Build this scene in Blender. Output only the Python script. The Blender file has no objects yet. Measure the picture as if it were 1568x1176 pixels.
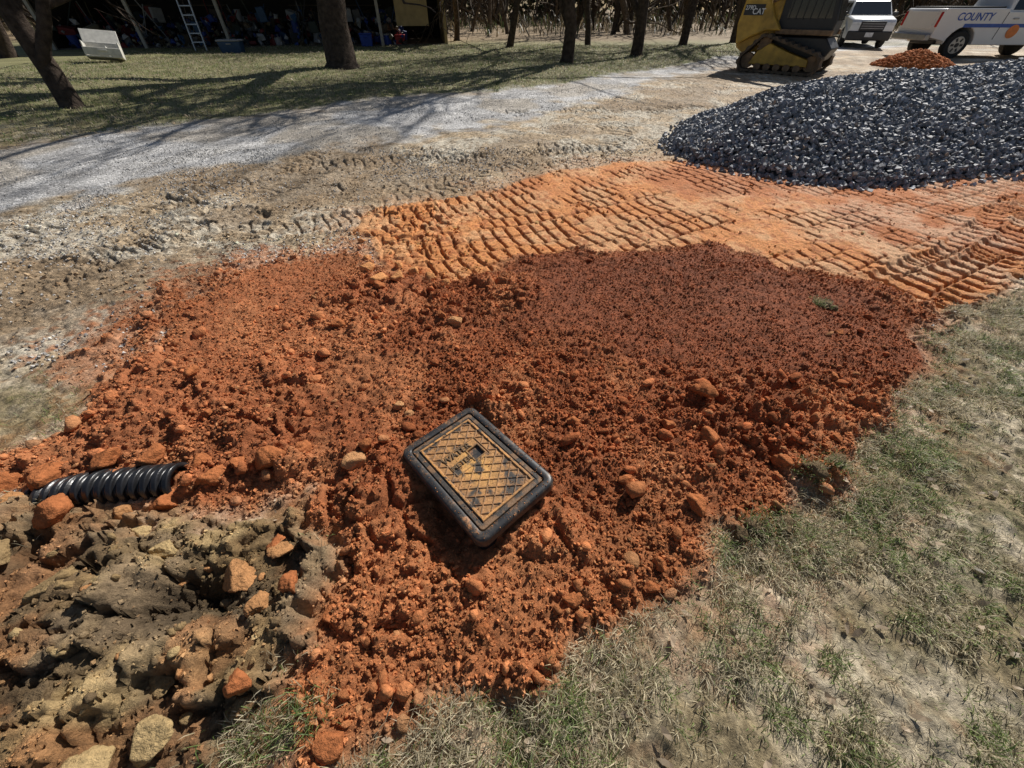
import bpy, math, numpy as np, bmesh, time
from mathutils import Vector, Matrix
rng=np.random.default_rng(7)
T0=time.time()
sc=bpy.context.scene
COL=sc.collection
# ------------------------------------------------------------ noise
def hsh(ix,iy,s):
    h=(ix.astype(np.int64)*374761393+iy.astype(np.int64)*668265263+s*1442695041)&0xFFFFFFFF
    h=((h^(h>>13))*1274126177)&0xFFFFFFFF
    h=((h^(h>>15))*2246822519)&0xFFFFFFFF
    h^=h>>16
    return (h&0xFFFFFF).astype(np.float64)/16777216.
def vn(x,y,s=0):
    ix=np.floor(x);iy=np.floor(y);fx=x-ix;fy=y-iy
    fx=fx*fx*fx*(fx*(fx*6-15)+10);fy=fy*fy*fy*(fy*(fy*6-15)+10)
    a=hsh(ix,iy,s);b=hsh(ix+1,iy,s);c=hsh(ix,iy+1,s);d=hsh(ix+1,iy+1,s)
    return (a*(1-fx)+b*fx)*(1-fy)+(c*(1-fx)+d*fx)*fy
def fbm(x,y,o=4,s=0,g=.5):
    r=0;a=1;t=0
    for i in range(o):
        r=r+a*vn(x*2**i+13.7*i,y*2**i-7.3*i,s+i*17);t+=a;a*=g
    return r/t
def worley(x,y,s=0):
    ix=np.floor(x);iy=np.floor(y);f1=np.full(x.shape,9.);f2=f1.copy();idv=np.zeros(x.shape)
    for dx in(-1,0,1):
        for dy in(-1,0,1):
            cx=ix+dx;cy=iy+dy
            d=np.hypot(cx+hsh(cx,cy,s)-x,cy+hsh(cx,cy,s+5)-y)
            h=hsh(cx,cy,s+9);m=d<f1
            f2=np.where(m,f1,np.minimum(f2,d));idv=np.where(m,h,idv);f1=np.where(m,d,f1)
    return f1,f2,idv
def sm(v,a,b):
    t=np.clip((v-a)/(b-a),0,1);return t*t*(3-2*t)
def sd(P,x,y):   # positive inside
    P=np.array(P,float);n=len(P);d=np.full(x.shape,1e9);ins=np.zeros(x.shape,bool)
    for i in range(n):
        ax,ay=P[i];bx,by=P[(i+1)%n];ex=bx-ax;ey=by-ay
        wx=x-ax;wy=y-ay;t=np.clip((wx*ex+wy*ey)/(ex*ex+ey*ey),0,1)
        d=np.minimum(d,(wx-ex*t)**2+(wy-ey*t)**2)
        if ay!=by:
            c=((ay>y)!=(by>y))&(x<ex*(y-ay)/(by-ay)+ax);ins^=c
    return np.where(ins,1,-1)*np.sqrt(d)
RED=[(-2.6,.78),(-2.5,.97),(-2.39,1.04),(-2.28,1.23),(-2.46,1.68),(-2.6,2.29),(-2.5,2.8),(-1.98,3.02),(-1.3,3.33),(-1.02,2.85),(-.42,2.65),(.25,3.02),(.93,3.14),(1.58,3.26),(2.1,2.8),(2.58,2.6),(2.98,2.31),(2.49,1.92),(2.08,1.46),(1.73,1.19),(1.5,.97),(1.21,.87),(1.07,.64),(.77,.59),(.63,.47),(.39,.37),(.14,.28),(-.17,.16),(-.45,.02),(-.6,-.05),(-.73,.18),(-.66,.31),(-.69,.52),(-.83,.72),(-1.39,.81)]
ORA=[(-1.1,3.0),(-1.56,3.93),(-.61,4.48),(.55,5.37),(1.56,5.86),(2.19,6.02),(3.2,5.5),(5,5.6),(7,5.8),(9.5,5.2),(9.5,4.3),(6.4,3.93),(3.95,2.62),(2.95,2.2),(2.58,2.4),(1.58,3.1),(.93,2.95),(.25,2.85),(-.42,2.5),(-1.02,2.7)]
YEL=[(-3.6,.6),(-2.9,.72),(-2.11,.70),(-1.38,.74),(-.9,.68),(-.72,.52),(-.68,.31),(-.82,.21),(-.95,.07),(-1,-.5),(-3.6,-.5)]
DRV=[(-60,-18),(-20,.5),(-14,2.6),(-10,5),(-7.6,6.53),(-5.4,8.35),(-2.73,10.77),(.97,12.78),(4.68,16.45),(8.3,20.3),(13,25),(24,33),(26,30),(14,22.5),(8,17.2),(5.38,15.2),(2.8,11.78),(-.72,7.86),(-2.27,6.53),(-4.37,5.32),(-4.97,3.78),(-7,1.6),(-12,-1.5),(-30,-9),(-60,-24)]
WORK=[(-60,-18),(-20,.5),(-14,2.6),(-10,5),(-7.6,6.53),(-5.4,8.35),(-2.73,10.77),(.97,12.78),(4.68,16.45),(8.3,20.3),(13,24.5),(18,27),(40,28),(40,6),(9.5,4.3),(6.4,3.7),(3.95,2.52),(2.9,2.2),(2,1.4),(1,1.5),(-1,1.5),(-2.4,1.5),(-2.75,1.55),(-3.6,1.9),(-4.6,1.6),(-7,.2),(-20,-8),(-60,-30)]
PILE=[(2.3,6.6),(2.4,5.8),(3.06,5.0),(4.0,4.82),(4.8,4.92),(6.4,5.2),(8,5.0),(10.5,5.3),(12,7),(11.5,9.5),(9,11),(6.5,10.5),(4.5,9.3),(3,8)]
RAKE=[(-.1,1.95),(.35,2.95),(1.6,3.1),(2.7,2.2),(1.95,1.5),(.7,1.55)]
BX,BY,BZ,BA=-.155,.909,.135,math.radians(-48)
def pileh(x,y):
    d=sd(PILE,x+.25*(fbm(x*1.1,y*1.1,2,61)-.5),y+.25*(fbm(x*1.1,y*1.1,2,62)-.5))
    return np.where(d>0,1.12*(1-np.exp(-.52*np.maximum(d,0)/1.12)),0)+np.where(d>0,.1*(fbm(x*.9,y*.9,2,63)-.5)*sm(d,0,.8),0)
def bars(s,per=.1,w=.3,b=.10):
    ph=np.abs(((s/per)%1)-.5)*2
    return sm(ph,1-w-b,1-w+b)
STR=[((2.2,2.05),(3.1,1.75),.48),((2.6,2.45),(3.2,1.8),.5),
     ((-.2,7.2),(2.8,.9),.4),((-1.9,3.9),(3.6,2.3),.38),((-3,5.2),(5.8,2.0),.38),((-.5,9.2),(5,.6),.4),((-2.4,6.2),(4.2,.2),.36),((-4.8,3.0),(2.4,3.2),.4),((-4.2,4.6),(2,-.9),.35),((-1.6,7.4),(4.0,3.8),.42),((.6,7.0),(4.2,5.5),.42),((-3.4,2.4),(.8,3.2),.4),
     ((-3.9,3.4),(3.4,.9),.38),((-2.2,4.7),(3.2,1.5),.38),((-4.4,2.4),(2.2,1.6),.36),((1.2,6.4),(1.9,3.2),.4),((-1.0,5.6),(3.4,1.6),.4)]
def fields(x,y,col=True):
    x=np.asarray(x,float);y=np.asarray(y,float)
    n=x.size
    w1=fbm(x*2.2,y*2.2,3,1)-.5;w2=fbm(x*2.2,y*2.2,3,2)-.5;f7=fbm(x*9,y*9,3,3)-.5
    xw=x+.35*w1+.14*f7;yw=y+.35*w2+.14*f7
    dR=np.full(n,-9.);dO=dR.copy();dY=dR.copy();dK=dR.copy()
    m=(x>-6)&(x<11)&(y>-2)&(y<8)
    dR[m]=sd(RED,xw[m],yw[m]);dO[m]=sd(ORA,xw[m],yw[m]);dY[m]=sd(YEL,xw[m],yw[m]);dK[m]=sd(RAKE,x[m]+.5*w1[m],y[m]+.5*w2[m])
    dD=sd(DRV,x+1.6*w1,y+1.6*w2);dW=sd(WORK,x+.5*w1+.25*f7,y+.5*w2+.25*f7)
    lf=sm(-x,.7,1.5)*sm(y,1.2,1.8)
    n30=fbm(x*26,y*26,3,4)-.5
    R=sm(dR+lf*(.55*f7+.55*n30-.08),-.06-.10*lf,.07+.12*lf);O=sm(dO,-.04,.06)*(1-R);Yl=sm(dY+.15*n30,-.05,.06);R=R*(1-Yl);O*=1-Yl
    D=sm(dD,-.35,.35)*(1-O)*(1-R);W=sm(dW,-.12,.15)
    G=(1-W)*(1-R)*(1-O)*(1-Yl)
    M=np.clip(1-R-O-Yl-D-G,0,1)
    rk=sm(dK,-.25,.3)
    z=.05*(fbm(x*.45,y*.45,2,5)-.5)*2*sm(np.hypot(x,y),0,3)
    lump=fbm(x*7,y*7,4,8)-.5
    nb=1-sm(y,3.2,6)
    z+=G*(.055*lump+.024*n30*nb)+M*(.04*lump+.022*n30*nb)+D*.012*n30*nb
    rel=np.zeros(n)
    m=R>.01
    if m.any():
        xx=x[m];yy=y[m];q=rk[m]
        a1,b1,i1=worley(xx*7+2*w1[m],yy*7+2*w2[m],21);a2,b2,i2=worley(xx*17+.8*n30[m],yy*17,22);a3,b3,i3=worley(xx*38,yy*38,23)
        ch=sm(fbm(xx*1.7,yy*1.7,3,27),.42,.60)
        L=.046*sm(b1-a1,.0,.35)*(i1>.5)*i1*(1-.8*q)*(.3+.7*ch)
        L+=.024*sm(b2-a2,0,.4)*(i2>.35)*i2*(1-.6*q)*(.4+.6*ch)
        L+=.010*sm(b3-a3,0,.5)*(.3+i3)*(1-.4*q)
        L+=.085*(fbm(xx*2.1,yy*2.1,3,24)-.5)*(1-.45*q)+.026*(fbm(xx*25,yy*25,3,25)-.5)*(1-.5*q)+.012*(fbm(xx*60,yy*60,2,26)-.5)*(1-.3*q)
        L+=-.009*q*sm(np.abs((((xx*.80-yy*.6)+.1*w1[m])/.17)%1-.5),.36,.48)*sm(fbm(xx*2,yy*2,2,28),.4,.6)
        base=.045*sm(dR[m],-.05,.35)*(1-.5*lf[m])
        lx=(xx-BX+.11)/.34;ly=(yy-BY+.17)/.30
        base=base-.085*np.exp(-(lx*lx+ly*ly)*1.6)
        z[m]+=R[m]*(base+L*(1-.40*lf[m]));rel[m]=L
    m=Yl>.01
    if m.any():
        xx=x[m];yy=y[m]
        a1,b1,i1=worley(xx*4.2+3*w1[m]+.5*n30[m],yy*4.2+3*w2[m],31);a2,b2,i2=worley(xx*10+w1[m]*4+.6*n30[m],yy*10+.6*n30[m],32);a3,b3,i3=worley(xx*27,yy*27,33)
        L=.10*i1*sm(b1-a1,.0,.10)+.04*i2*sm(b2-a2,.0,.12)+.008*i3*sm(b3-a3,0,.3)+.07*(fbm(xx*6,yy*6,5,34,.5)-.5)+.03*(fbm(xx*34,yy*34,3,35)-.5)
        hole=np.exp(-(((xx+1.13)/.13)**2+((yy-.42)/.07)**2))+.7*np.exp(-(((xx+1.9)/.12)**2+((yy-.6)/.06)**2))
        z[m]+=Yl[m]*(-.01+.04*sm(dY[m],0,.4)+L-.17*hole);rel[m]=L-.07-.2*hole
    m=O>.01
    if m.any():
        xx=x[m]+.05*w1[m]+.012*f7[m];yy=y[m]+.05*w2[m]+.012*f7[m];dx,dy=.905,.425
        s=xx*dx+yy*dy;t=-xx*dy+yy*dx+.10*np.sin(s*.8)
        k=np.floor(t/.23);ft=t/.23-k
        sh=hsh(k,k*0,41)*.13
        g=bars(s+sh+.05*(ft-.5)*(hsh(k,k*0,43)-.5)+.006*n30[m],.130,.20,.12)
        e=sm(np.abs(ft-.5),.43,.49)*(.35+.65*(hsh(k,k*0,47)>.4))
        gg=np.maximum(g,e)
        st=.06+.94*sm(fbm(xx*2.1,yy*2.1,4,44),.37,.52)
        rg=sm(-xx,-.2,1.0)
        a4,b4,i4=worley(xx*8,yy*8,48)
        z[m]+=O[m]*(-.028*gg*st+.030*(fbm(xx*5,yy*5,4,45)-.5)+.012*(fbm(xx*40,yy*40,3,46)-.5)+rg*(.035*i4*sm(b4-a4,0,.25)+.03*(fbm(xx*11,yy*11,3,49)-.5)))
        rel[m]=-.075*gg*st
    tr=np.zeros(n)
    for i,(o,d,w) in enumerate(STR):
        dx,dy=d;Ln=math.hypot(dx,dy);dx/=Ln;dy/=Ln
        px=x-o[0]+(.3 if i>1 else .12)*w1;py=y-o[1]+(.3 if i>1 else .12)*w2
        s=px*dx+py*dy;t=-px*dy+py*dx+.15*np.sin(s*.9+i)
        m=(s>0)&(s<Ln)&(np.abs(t)<w*.62)
        if not m.any():continue
        hw=w/2;q=1-sm(np.abs(t[m]),hw-.03,hw+.02)
        g=bars(s[m]+(.05*np.abs(t[m])/hw if i>1 else 0)+.02*f7[m],.14 if i<2 else .13,.24)
        rim=np.exp(-((np.abs(t[m])-hw-.02)/.03)**2)*sm(n30[m],-.12,.1)
        k=(sm(fbm(x[m]*1.7,y[m]*1.7,3,50+i),.36,.56) if i>1 else 1)*sm(s[m],0,.2)*(1-sm(s[m],Ln-.3,Ln))*(1-R[m]*.8)*(1-Yl[m])
        am=.040 if i<2 else .028
        z[m]+=k*(-q*(.3*am+am*g*.8)+rim*.016);tr[m]+=k*q*g
    P=pileh(x,y);z=z+P
    if not col:return z,dict(R=R,O=O,Y=Yl,D=D,G=G,M=M,P=P,rk=rk,rel=rel)
    def C(*c):return np.array(c)
    n5=fbm(x*3.2,y*3.2,4,71);n20=fbm(x*21,y*21,3,72);n1=fbm(x*.8,y*.8,3,73);n60=fbm(x*70,y*70,2,74)
    e=lambda a:a[:,None]
    mix=lambda a,b,t:a*(1-e(t))+b*e(t)
    c=np.zeros((n,3))
    cr=mix(C(.38,.120,.046),C(.55,.215,.088),sm(n5,.42,.66)*(1-rk)*.8)
    cr=mix(cr,C(.30,.090,.037),rk*.85);cr=cr*e(.62+.76*n20)
    left=sm(-x,.4,1.9)*(1-rk);cr=mix(cr,C(.56,.23,.10),left*.4)
    nearb=sm(1.0-y,0,.5);cr=mix(cr,C(.60,.25,.10),nearb*.5)
    co=mix(C(.86,.36,.125),C(.88,.47,.22),sm(n5,.4,.65));co=mix(co,C(.58,.19,.065),sm(n1,.48,.66)*.7)
    co=mix(co,C(.88,.60,.40),sm(x,1.8,4.2)*.55*sm(n5,.35,.6));co=mix(co,C(.45,.15,.055),sm(n20,.55,.68)*.75);co=co*e(.75+.5*n20)
    cy=mix(C(.36,.235,.11),C(.58,.41,.20),sm(n5,.44,.58));cy=mix(cy,C(.17,.115,.065),sm(fbm(x*5,y*5,3,75),.46,.58)*.75);cy=mix(cy,C(.33,.24,.15),sm(fbm(x*3,y*3,3,76),.5,.62)*.6);cy=mix(cy,C(.52,.24,.10),sm(fbm(x*4,y*4,3,77),.54,.64)*.6);cy=cy*e(.65+.7*n20)
    cm=mix(C(.60,.46,.30),C(.68,.60,.47),sm(n5,.4,.62));cm=mix(cm,C(.36,.25,.15),sm(n1,.45,.60)*.7);cm=mix(cm,C(.27,.19,.115),sm(n20,.50,.64)*.65);cm=cm*e(.65+.8*n60)
    cd=mix(C(.50,.485,.47),C(.72,.70,.675),sm(n5,.35,.65));cd=mix(cd,C(.48,.39,.27),sm(n1,.5,.62)*.5)*e(.65+.7*n60)
    cg=mix(C(.38,.30,.175),C(.66,.56,.40),sm(n5,.42,.60));cg=mix(cg,C(.16,.145,.06),sm(n20,.42,.60)*.65*sm(n1,.3,.55));cg=cg*e(.45+1.1*n60)
    cg=mix(cg,C(.23,.225,.10)*e(.4+1.2*n20),sm(y,6.5,9)*.85)
    far=sm(y,27,33);cg=mix(cg,C(.34,.25,.15),far)
    c=e(R)*cr+e(O)*co+e(Yl)*cy+e(D)*cd+e(G)*cg+e(M)*cm
    tot=np.clip(R+O+Yl+D+G+M,.01,9);c/=e(tot)
    sp=sm(dR+.6*(n20-.5)+.45*(n5-.5),-.36,-.04)*(1-R)*(1-O)*(1-Yl);c=mix(c,C(.58,.25,.12),sp*.75*(1-.5*G))
    sp2=sm(dO+.6*(n20-.5)+.9*(n5-.5),-.55,0)*(1-R)*(1-O);c=mix(c,C(.66,.38,.20),sp2*.55*(1-G))
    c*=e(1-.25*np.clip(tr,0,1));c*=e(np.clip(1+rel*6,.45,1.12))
    pp=P>.01;c[pp]=C(.06,.06,.065)
    return z,np.clip(c,0,.9),np.clip(D+.6*M+.2*G*(y>5),0,1)
def hz(x,y):
    return fields(np.array([x],float),np.array([y],float),False)[0][0]
# ------------------------------------------------------------ mesh helpers
def mkmesh(name,V,F,mat,C=None,smooth=True,parent=None,alpha=None):
    V=np.asarray(V,np.float32);F=np.asarray(F,np.int32);k=F.shape[1]
    me=bpy.data.meshes.new(name);me.vertices.add(len(V));me.vertices.foreach_set("co",V.ravel())
    me.loops.add(F.size);me.loops.foreach_set("vertex_index",F.ravel())
    me.polygons.add(len(F));me.polygons.foreach_set("loop_start",np.arange(len(F),dtype=np.int32)*k)
    me.update(calc_edges=True)
    me.polygons.foreach_set("use_smooth",np.full(len(F),smooth))
    if C is not None:
        a=me.color_attributes.new("Col",'FLOAT_COLOR','POINT')
        rgba=np.ones((len(V),4),np.float32);rgba[:,:3]=C
        if alpha is not None:rgba[:,3]=alpha
        a.data.foreach_set("color",rgba.ravel())
    me.materials.append(mat);me.update()
    ob=bpy.data.objects.new(name,me);COL.objects.link(ob)
    if parent:ob.parent=parent
    return ob
def rotm(n):
    q=rng.normal(size=(n,4));q/=np.linalg.norm(q,axis=1)[:,None];w,a,b,c=q.T
    return np.stack([1-2*(b*b+c*c),2*(a*b-c*w),2*(a*c+b*w),2*(a*b+c*w),1-2*(a*a+c*c),2*(b*c-a*w),2*(a*c-b*w),2*(b*c+a*w),1-2*(a*a+b*b)],1).reshape(n,3,3)
def scatter(name,protos,pos,scl,C,mat,smooth=False,flat=None):
    n=len(pos);Rm=rotm(n);which=rng.integers(0,len(protos),n);Vs=[];Fs=[];Cs=[];off=0
    for k,(pv,pf) in enumerate(protos):
        i=np.where(which==k)[0]
        if len(i)==0:continue
        v=np.einsum('nij,vj->nvi',Rm[i],pv)*scl[i][:,None,None]
        if flat is not None:v[:,:,2]*=flat
        v+=pos[i][:,None,:]
        Vs.append(v.reshape(-1,3));Fs.append((pf[None]+(np.arange(len(i))*len(pv))[:,None,None]+off).reshape(-1,3))
        Cs.append(np.repeat(C[i],len(pv),0));off+=len(i)*len(pv)
    return mkmesh(name,np.concatenate(Vs),np.concatenate(Fs),mat,np.concatenate(Cs),smooth)
def rock(sub,seed,k=12,amp=.12,freq=2.5):
    bm=bmesh.new();bmesh.ops.create_icosphere(bm,subdivisions=sub,radius=1)
    v=np.array([q.co[:] for q in bm.verts]);v/=np.linalg.norm(v,axis=1)[:,None];f=np.array([[w.index for w in q.verts] for q in bm.faces]);bm.free()
    r=np.random.default_rng(seed);nn=r.normal(size=(k,3));nn/=np.linalg.norm(nn,axis=1)[:,None];d=r.uniform(.5,.95,k)
    dt=v@nn.T;rad=np.min(np.where(dt>.08,d/np.maximum(dt,.08),9),axis=1);rad=np.minimum(rad,1.15)
    p=v*rad[:,None]*freq
    q=fbm(p[:,0]+p[:,2]*1.3+seed*7,p[:,1]-p[:,2]*.9+seed*3,4,seed,.6)-.5
    q2=np.abs(fbm(p[:,2]*2+p[:,0],p[:,1]*2-p[:,0]*.7,3,seed+3,.6)-.5)
    rad=rad*(1+amp*3*q-amp*1.5*q2)
    return v*rad[:,None]*r.uniform(.7,1.2,3),f
def stonep(seed):
    r=np.random.default_rng(seed);v=np.array([[a,b,c] for a in(-1,1) for b in(-1,1) for c in(-1,1)],float)
    v=v*r.uniform(.55,1.0,3)*.75+r.normal(0,.2,(8,3))
    f=np.array([[0,1,3],[0,3,2],[4,6,7],[4,7,5],[0,4,5],[0,5,1],[2,3,7],[2,7,6],[0,2,6],[0,6,4],[1,5,7],[1,7,3]])
    return v,f
# ------------------------------------------------------------ materials
def nmat(name):
    m=bpy.data.materials.new(name);m.use_nodes=True;nt=m.node_tree;b=nt.nodes['Principled BSDF'];return m,nt,b
def N(nt,t,**k):
    n=nt.nodes.new(t)
    for a,v in k.items():setattr(n,a,v)
    return n
def attrmat(name,rough=.95,bump=.0,bscale=60,var=.3,vscale=40,spec=.2,dist=.01):
    m,nt,b=nmat(name);L=nt.links.new
    a=N(nt,'ShaderNodeAttribute',attribute_name="Col");tc=N(nt,'ShaderNodeTexCoord')
    nz=N(nt,'ShaderNodeTexNoise');nz.inputs['Scale'].default_value=vscale;nz.inputs['Detail'].default_value=4;L(tc.outputs['Object'],nz.inputs['Vector'])
    mr=N(nt,'ShaderNodeMapRange');mr.inputs['From Min'].default_value=.3;mr.inputs['From Max'].default_value=.7;mr.inputs['To Min'].default_value=1-var;mr.inputs['To Max'].default_value=1+var
    L(nz.outputs['Fac'],mr.inputs['Value'])
    mx=N(nt,'ShaderNodeVectorMath',operation='SCALE');L(a.outputs['Color'],mx.inputs[0]);L(mr.outputs[0],mx.inputs['Scale'])
    L(mx.outputs[0],b.inputs['Base Color']);b.inputs['Roughness'].default_value=rough;b.inputs['Specular IOR Level'].default_value=spec
    if bump:
        n2=N(nt,'ShaderNodeTexNoise');n2.inputs['Scale'].default_value=bscale;n2.inputs['Detail'].default_value=6;n2.inputs['Roughness'].default_value=.65;L(tc.outputs['Object'],n2.inputs['Vector'])
        bp=N(nt,'ShaderNodeBump');bp.inputs['Strength'].default_value=bump;bp.inputs['Distance'].default_value=dist;L(n2.outputs['Fac'],bp.inputs['Height']);L(bp.outputs[0],b.inputs['Normal'])
    return m
def groundmat():
    m,nt,b=nmat("soil_and_turf");L=nt.links.new
    a=N(nt,'ShaderNodeAttribute',attribute_name="Col");tc=N(nt,'ShaderNodeTexCoord')
    nz=N(nt,'ShaderNodeTexNoise');nz.inputs['Scale'].default_value=70;nz.inputs['Detail'].default_value=7;nz.inputs['Roughness'].default_value=.75;L(tc.outputs['Object'],nz.inputs['Vector'])
    mr=N(nt,'ShaderNodeMapRange');mr.inputs['From Min'].default_value=.3;mr.inputs['From Max'].default_value=.7;mr.inputs['To Min'].default_value=.55;mr.inputs['To Max'].default_value=1.38;L(nz.outputs['Fac'],mr.inputs['Value'])
    vo=N(nt,'ShaderNodeTexVoronoi');vo.inputs['Scale'].default_value=48;L(tc.outputs['Object'],vo.inputs['Vector'])
    sep=N(nt,'ShaderNodeSeparateColor');L(vo.outputs['Color'],sep.inputs[0])
    m2=N(nt,'ShaderNodeMapRange');m2.inputs['To Min'].default_value=.5;m2.inputs['To Max'].default_value=1.4;L(sep.outputs[0],m2.inputs['Value'])
    mm=N(nt,'ShaderNodeMix');mm.inputs['A'].default_value=1;L(a.outputs['Alpha'],mm.inputs['Factor']);L(m2.outputs[0],mm.inputs['B'])
    mul=N(nt,'ShaderNodeMath',operation='MULTIPLY');L(mr.outputs[0],mul.inputs[0]);L(mm.outputs[0],mul.inputs[1])
    mx=N(nt,'ShaderNodeVectorMath',operation='SCALE');L(a.outputs['Color'],mx.inputs[0]);L(mul.outputs[0],mx.inputs['Scale']);L(mx.outputs[0],b.inputs['Base Color'])
    b.inputs['Roughness'].default_value=.8;b.inputs['Specular IOR Level'].default_value=.25
    n2=N(nt,'ShaderNodeTexNoise');n2.inputs['Scale'].default_value=110;n2.inputs['Detail'].default_value=6;n2.inputs['Roughness'].default_value=.75;L(tc.outputs['Object'],n2.inputs['Vector'])
    b1=N(nt,'ShaderNodeBump');b1.inputs['Strength'].default_value=1;b1.inputs['Distance'].default_value=.014;L(n2.outputs['Fac'],b1.inputs['Height'])
    gm=N(nt,'ShaderNodeMath',operation='MULTIPLY');L(vo.outputs['Distance'],gm.inputs[0]);L(a.outputs['Alpha'],gm.inputs[1])
    b2=N(nt,'ShaderNodeBump');b2.invert=True;b2.inputs['Strength'].default_value=.8;b2.inputs['Distance'].default_value=.012;L(gm.outputs[0],b2.inputs['Height']);L(b1.outputs[0],b2.inputs['Normal']);L(b2.outputs[0],b.inputs['Normal'])
    return m
def plain(name,c,rough=.5,metal=0,spec=.5,var=.15,vs=8,bump=0,bs=60):
    m,nt,b=nmat(name);L=nt.links.new;tc=N(nt,'ShaderNodeTexCoord')
    nz=N(nt,'ShaderNodeTexNoise');nz.inputs['Scale'].default_value=vs;nz.inputs['Detail'].default_value=5;L(tc.outputs['Object'],nz.inputs['Vector'])
    r=N(nt,'ShaderNodeValToRGB');r.color_ramp.elements[0].position=.3;r.color_ramp.elements[1].position=.7
    r.color_ramp.elements[0].color=[k*(1-var) for k in c]+[1];r.color_ramp.elements[1].color=[min(1,k*(1+var)) for k in c]+[1]
    L(nz.outputs['Fac'],r.inputs[0]);L(r.outputs[0],b.inputs['Base Color'])
    b.inputs['Roughness'].default_value=rough;b.inputs['Metallic'].default_value=metal;b.inputs['Specular IOR Level'].default_value=spec
    if bump:
        n2=N(nt,'ShaderNodeTexNoise');n2.inputs['Scale'].default_value=bs;n2.inputs['Detail'].default_value=5;L(tc.outputs['Object'],n2.inputs['Vector'])
        bp=N(nt,'ShaderNodeBump');bp.inputs['Strength'].default_value=bump;bp.inputs['Distance'].default_value=.01;L(n2.outputs['Fac'],bp.inputs['Height']);L(bp.outputs[0],b.inputs['Normal'])
    return m
GM=groundmat()
# ------------------------------------------------------------ ground
def axis(lo,hi,step,gl,gh,L0,L1,gfar=.06,mid=8):
    c=list(np.arange(lo,hi,step));s=step;v=c[-1]
    while v<L1:
        s*=1+(gh if v<mid else gfar) ;v+=s;c.append(v)
    s=step;v=lo;l=[]
    while v>L0:
        s*=1+(gl if v>-9 else gfar);v-=s;l.append(v)
    return np.array(l[::-1]+c)
ax_=axis(-2.7,3.0,.0085,.007,.006,-220,220,.05,9)
ay_=axis(-.25,3.3,.0085,.08,.0045,-60,260,.03,9.5)
X,Y=np.meshgrid(ax_,ay_);nx,ny=len(ax_),len(ay_)
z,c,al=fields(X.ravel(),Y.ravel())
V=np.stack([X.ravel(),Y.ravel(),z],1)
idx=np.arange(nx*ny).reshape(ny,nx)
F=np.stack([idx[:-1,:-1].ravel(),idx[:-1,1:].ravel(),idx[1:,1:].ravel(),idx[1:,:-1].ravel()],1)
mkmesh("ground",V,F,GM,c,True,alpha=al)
print("ground",nx,ny,time.time()-T0)
# ------------------------------------------------------------ clods
SOIL=attrmat("clod_soil",.95,1.0,80,.25,60,.12,.014)
ST=[stonep(s+100) for s in range(16)];MP=[rock(2,s+20,10,.10) for s in range(10)];BP=[rock(5,s+40,11,.11,2.2) for s in range(8)];B4=[rock(4,s+60,11,.11,2.2) for s in range(8)]
def inbox(x,y,m=.0):
    dx=x-BX;dy=y-BY;lx=dx*math.cos(BA)+dy*math.sin(BA);ly=-dx*math.sin(BA)+dy*math.cos(BA)
    return (np.abs(lx)<.285+m)&(np.abs(ly)<.2+m)
def onpipe(x,y):return (x>-2.0)&(x<-1.42)&(np.abs(y-(.83+.1*(x+2.2)))<.08)
def clodset(name,n,protos,smin,smax,pw,area,wt,smooth,lift=.3,flat=.85,cmin=.25,c0=.35,c1=.6):
    x=rng.uniform(area[0],area[1],n);y=rng.uniform(area[2],area[3],n)
    z,f=fields(x,y,False);p=wt(f,x,y);clump=fbm(x*2.6,y*2.6,4,91);p=p*(cmin+(1-cmin)*sm(clump,c0,c1))
    s=smin*(1-rng.random(n)*(1-(smin/smax)**pw))**(-1/pw)
    s=s*(1-.2*f['rk'])
    k=(rng.random(n)<p)&~inbox(x,y,.012)&(f['P']<.02)&~(onpipe(x,y)&(rng.random(n)<.9))
    x,y,z,s=x[k],y[k],z[k],s[k]
    _,c,_=fields(x,y)
    c=c*rng.uniform(.75,1.4,(len(x),1));br=rng.random(len(x))<.10;c[br]=c[br]*.6+np.array([.60,.34,.16])*.4;c=np.clip(c,0,.85)
    pos=np.stack([x,y,z+s*lift],1);ob=scatter(name,protos,pos,s,c,SOIL,smooth,flat);print(name,len(x));return ob
wr=lambda f,x,y:np.clip(f['R']*(1-.25*f['rk'])*np.where((x<-.7)&(y>1.3),.6,1)+f['Y']*.3+.12*f['M'],0,1)
clodset("soil_crumbs",260000,ST,.0028,.0105,2.1,(-2.7,3.0,-.2,3.45),wr,False,cmin=.5)
clodset("soil_clods",12500,MP,.008,.034,2.6,(-2.7,3.0,-.15,3.4),lambda f,x,y:np.clip(f['R']*(1-.75*f['rk'])*(.34+.66*(1-sm(y,1.0,1.9)))+.12*f['Y'],0,1),True,cmin=.12,c0=.42,c1=.6)
clodset("soil_crumbs",60000,ST,.006,.020,2.4,(-5,7,1.6,7.5),lambda f,x,y:np.clip(f['O']*(.10+.5*(x<-.2))+.36*f['M']*(y<6.5),0,1),False,cmin=.1)
clodset("soil_clods",450,MP,.03,.05,2.4,(-2.5,2.6,0,2.4),lambda f,x,y:np.clip(f['R']*(1-.9*f['rk'])*.3,0,1),True)
def lumps(name,L,P_,fl=.8):
    cc={0:(.47,.165,.062),1:(.60,.31,.14),2:(.72,.33,.13),3:(.33,.225,.11),4:(.52,.37,.18),5:(.18,.125,.07),6:(.52,.26,.11)}
    P=[];S=[];C=[]
    for x,y,s,k in L:
        P.append((x,y,hz(x,y)+s*.15));S.append(s);C.append(cc[k])
    scatter(name,P_,np.array(P),np.array(S),np.array(C),SOIL,True,fl)
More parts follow.
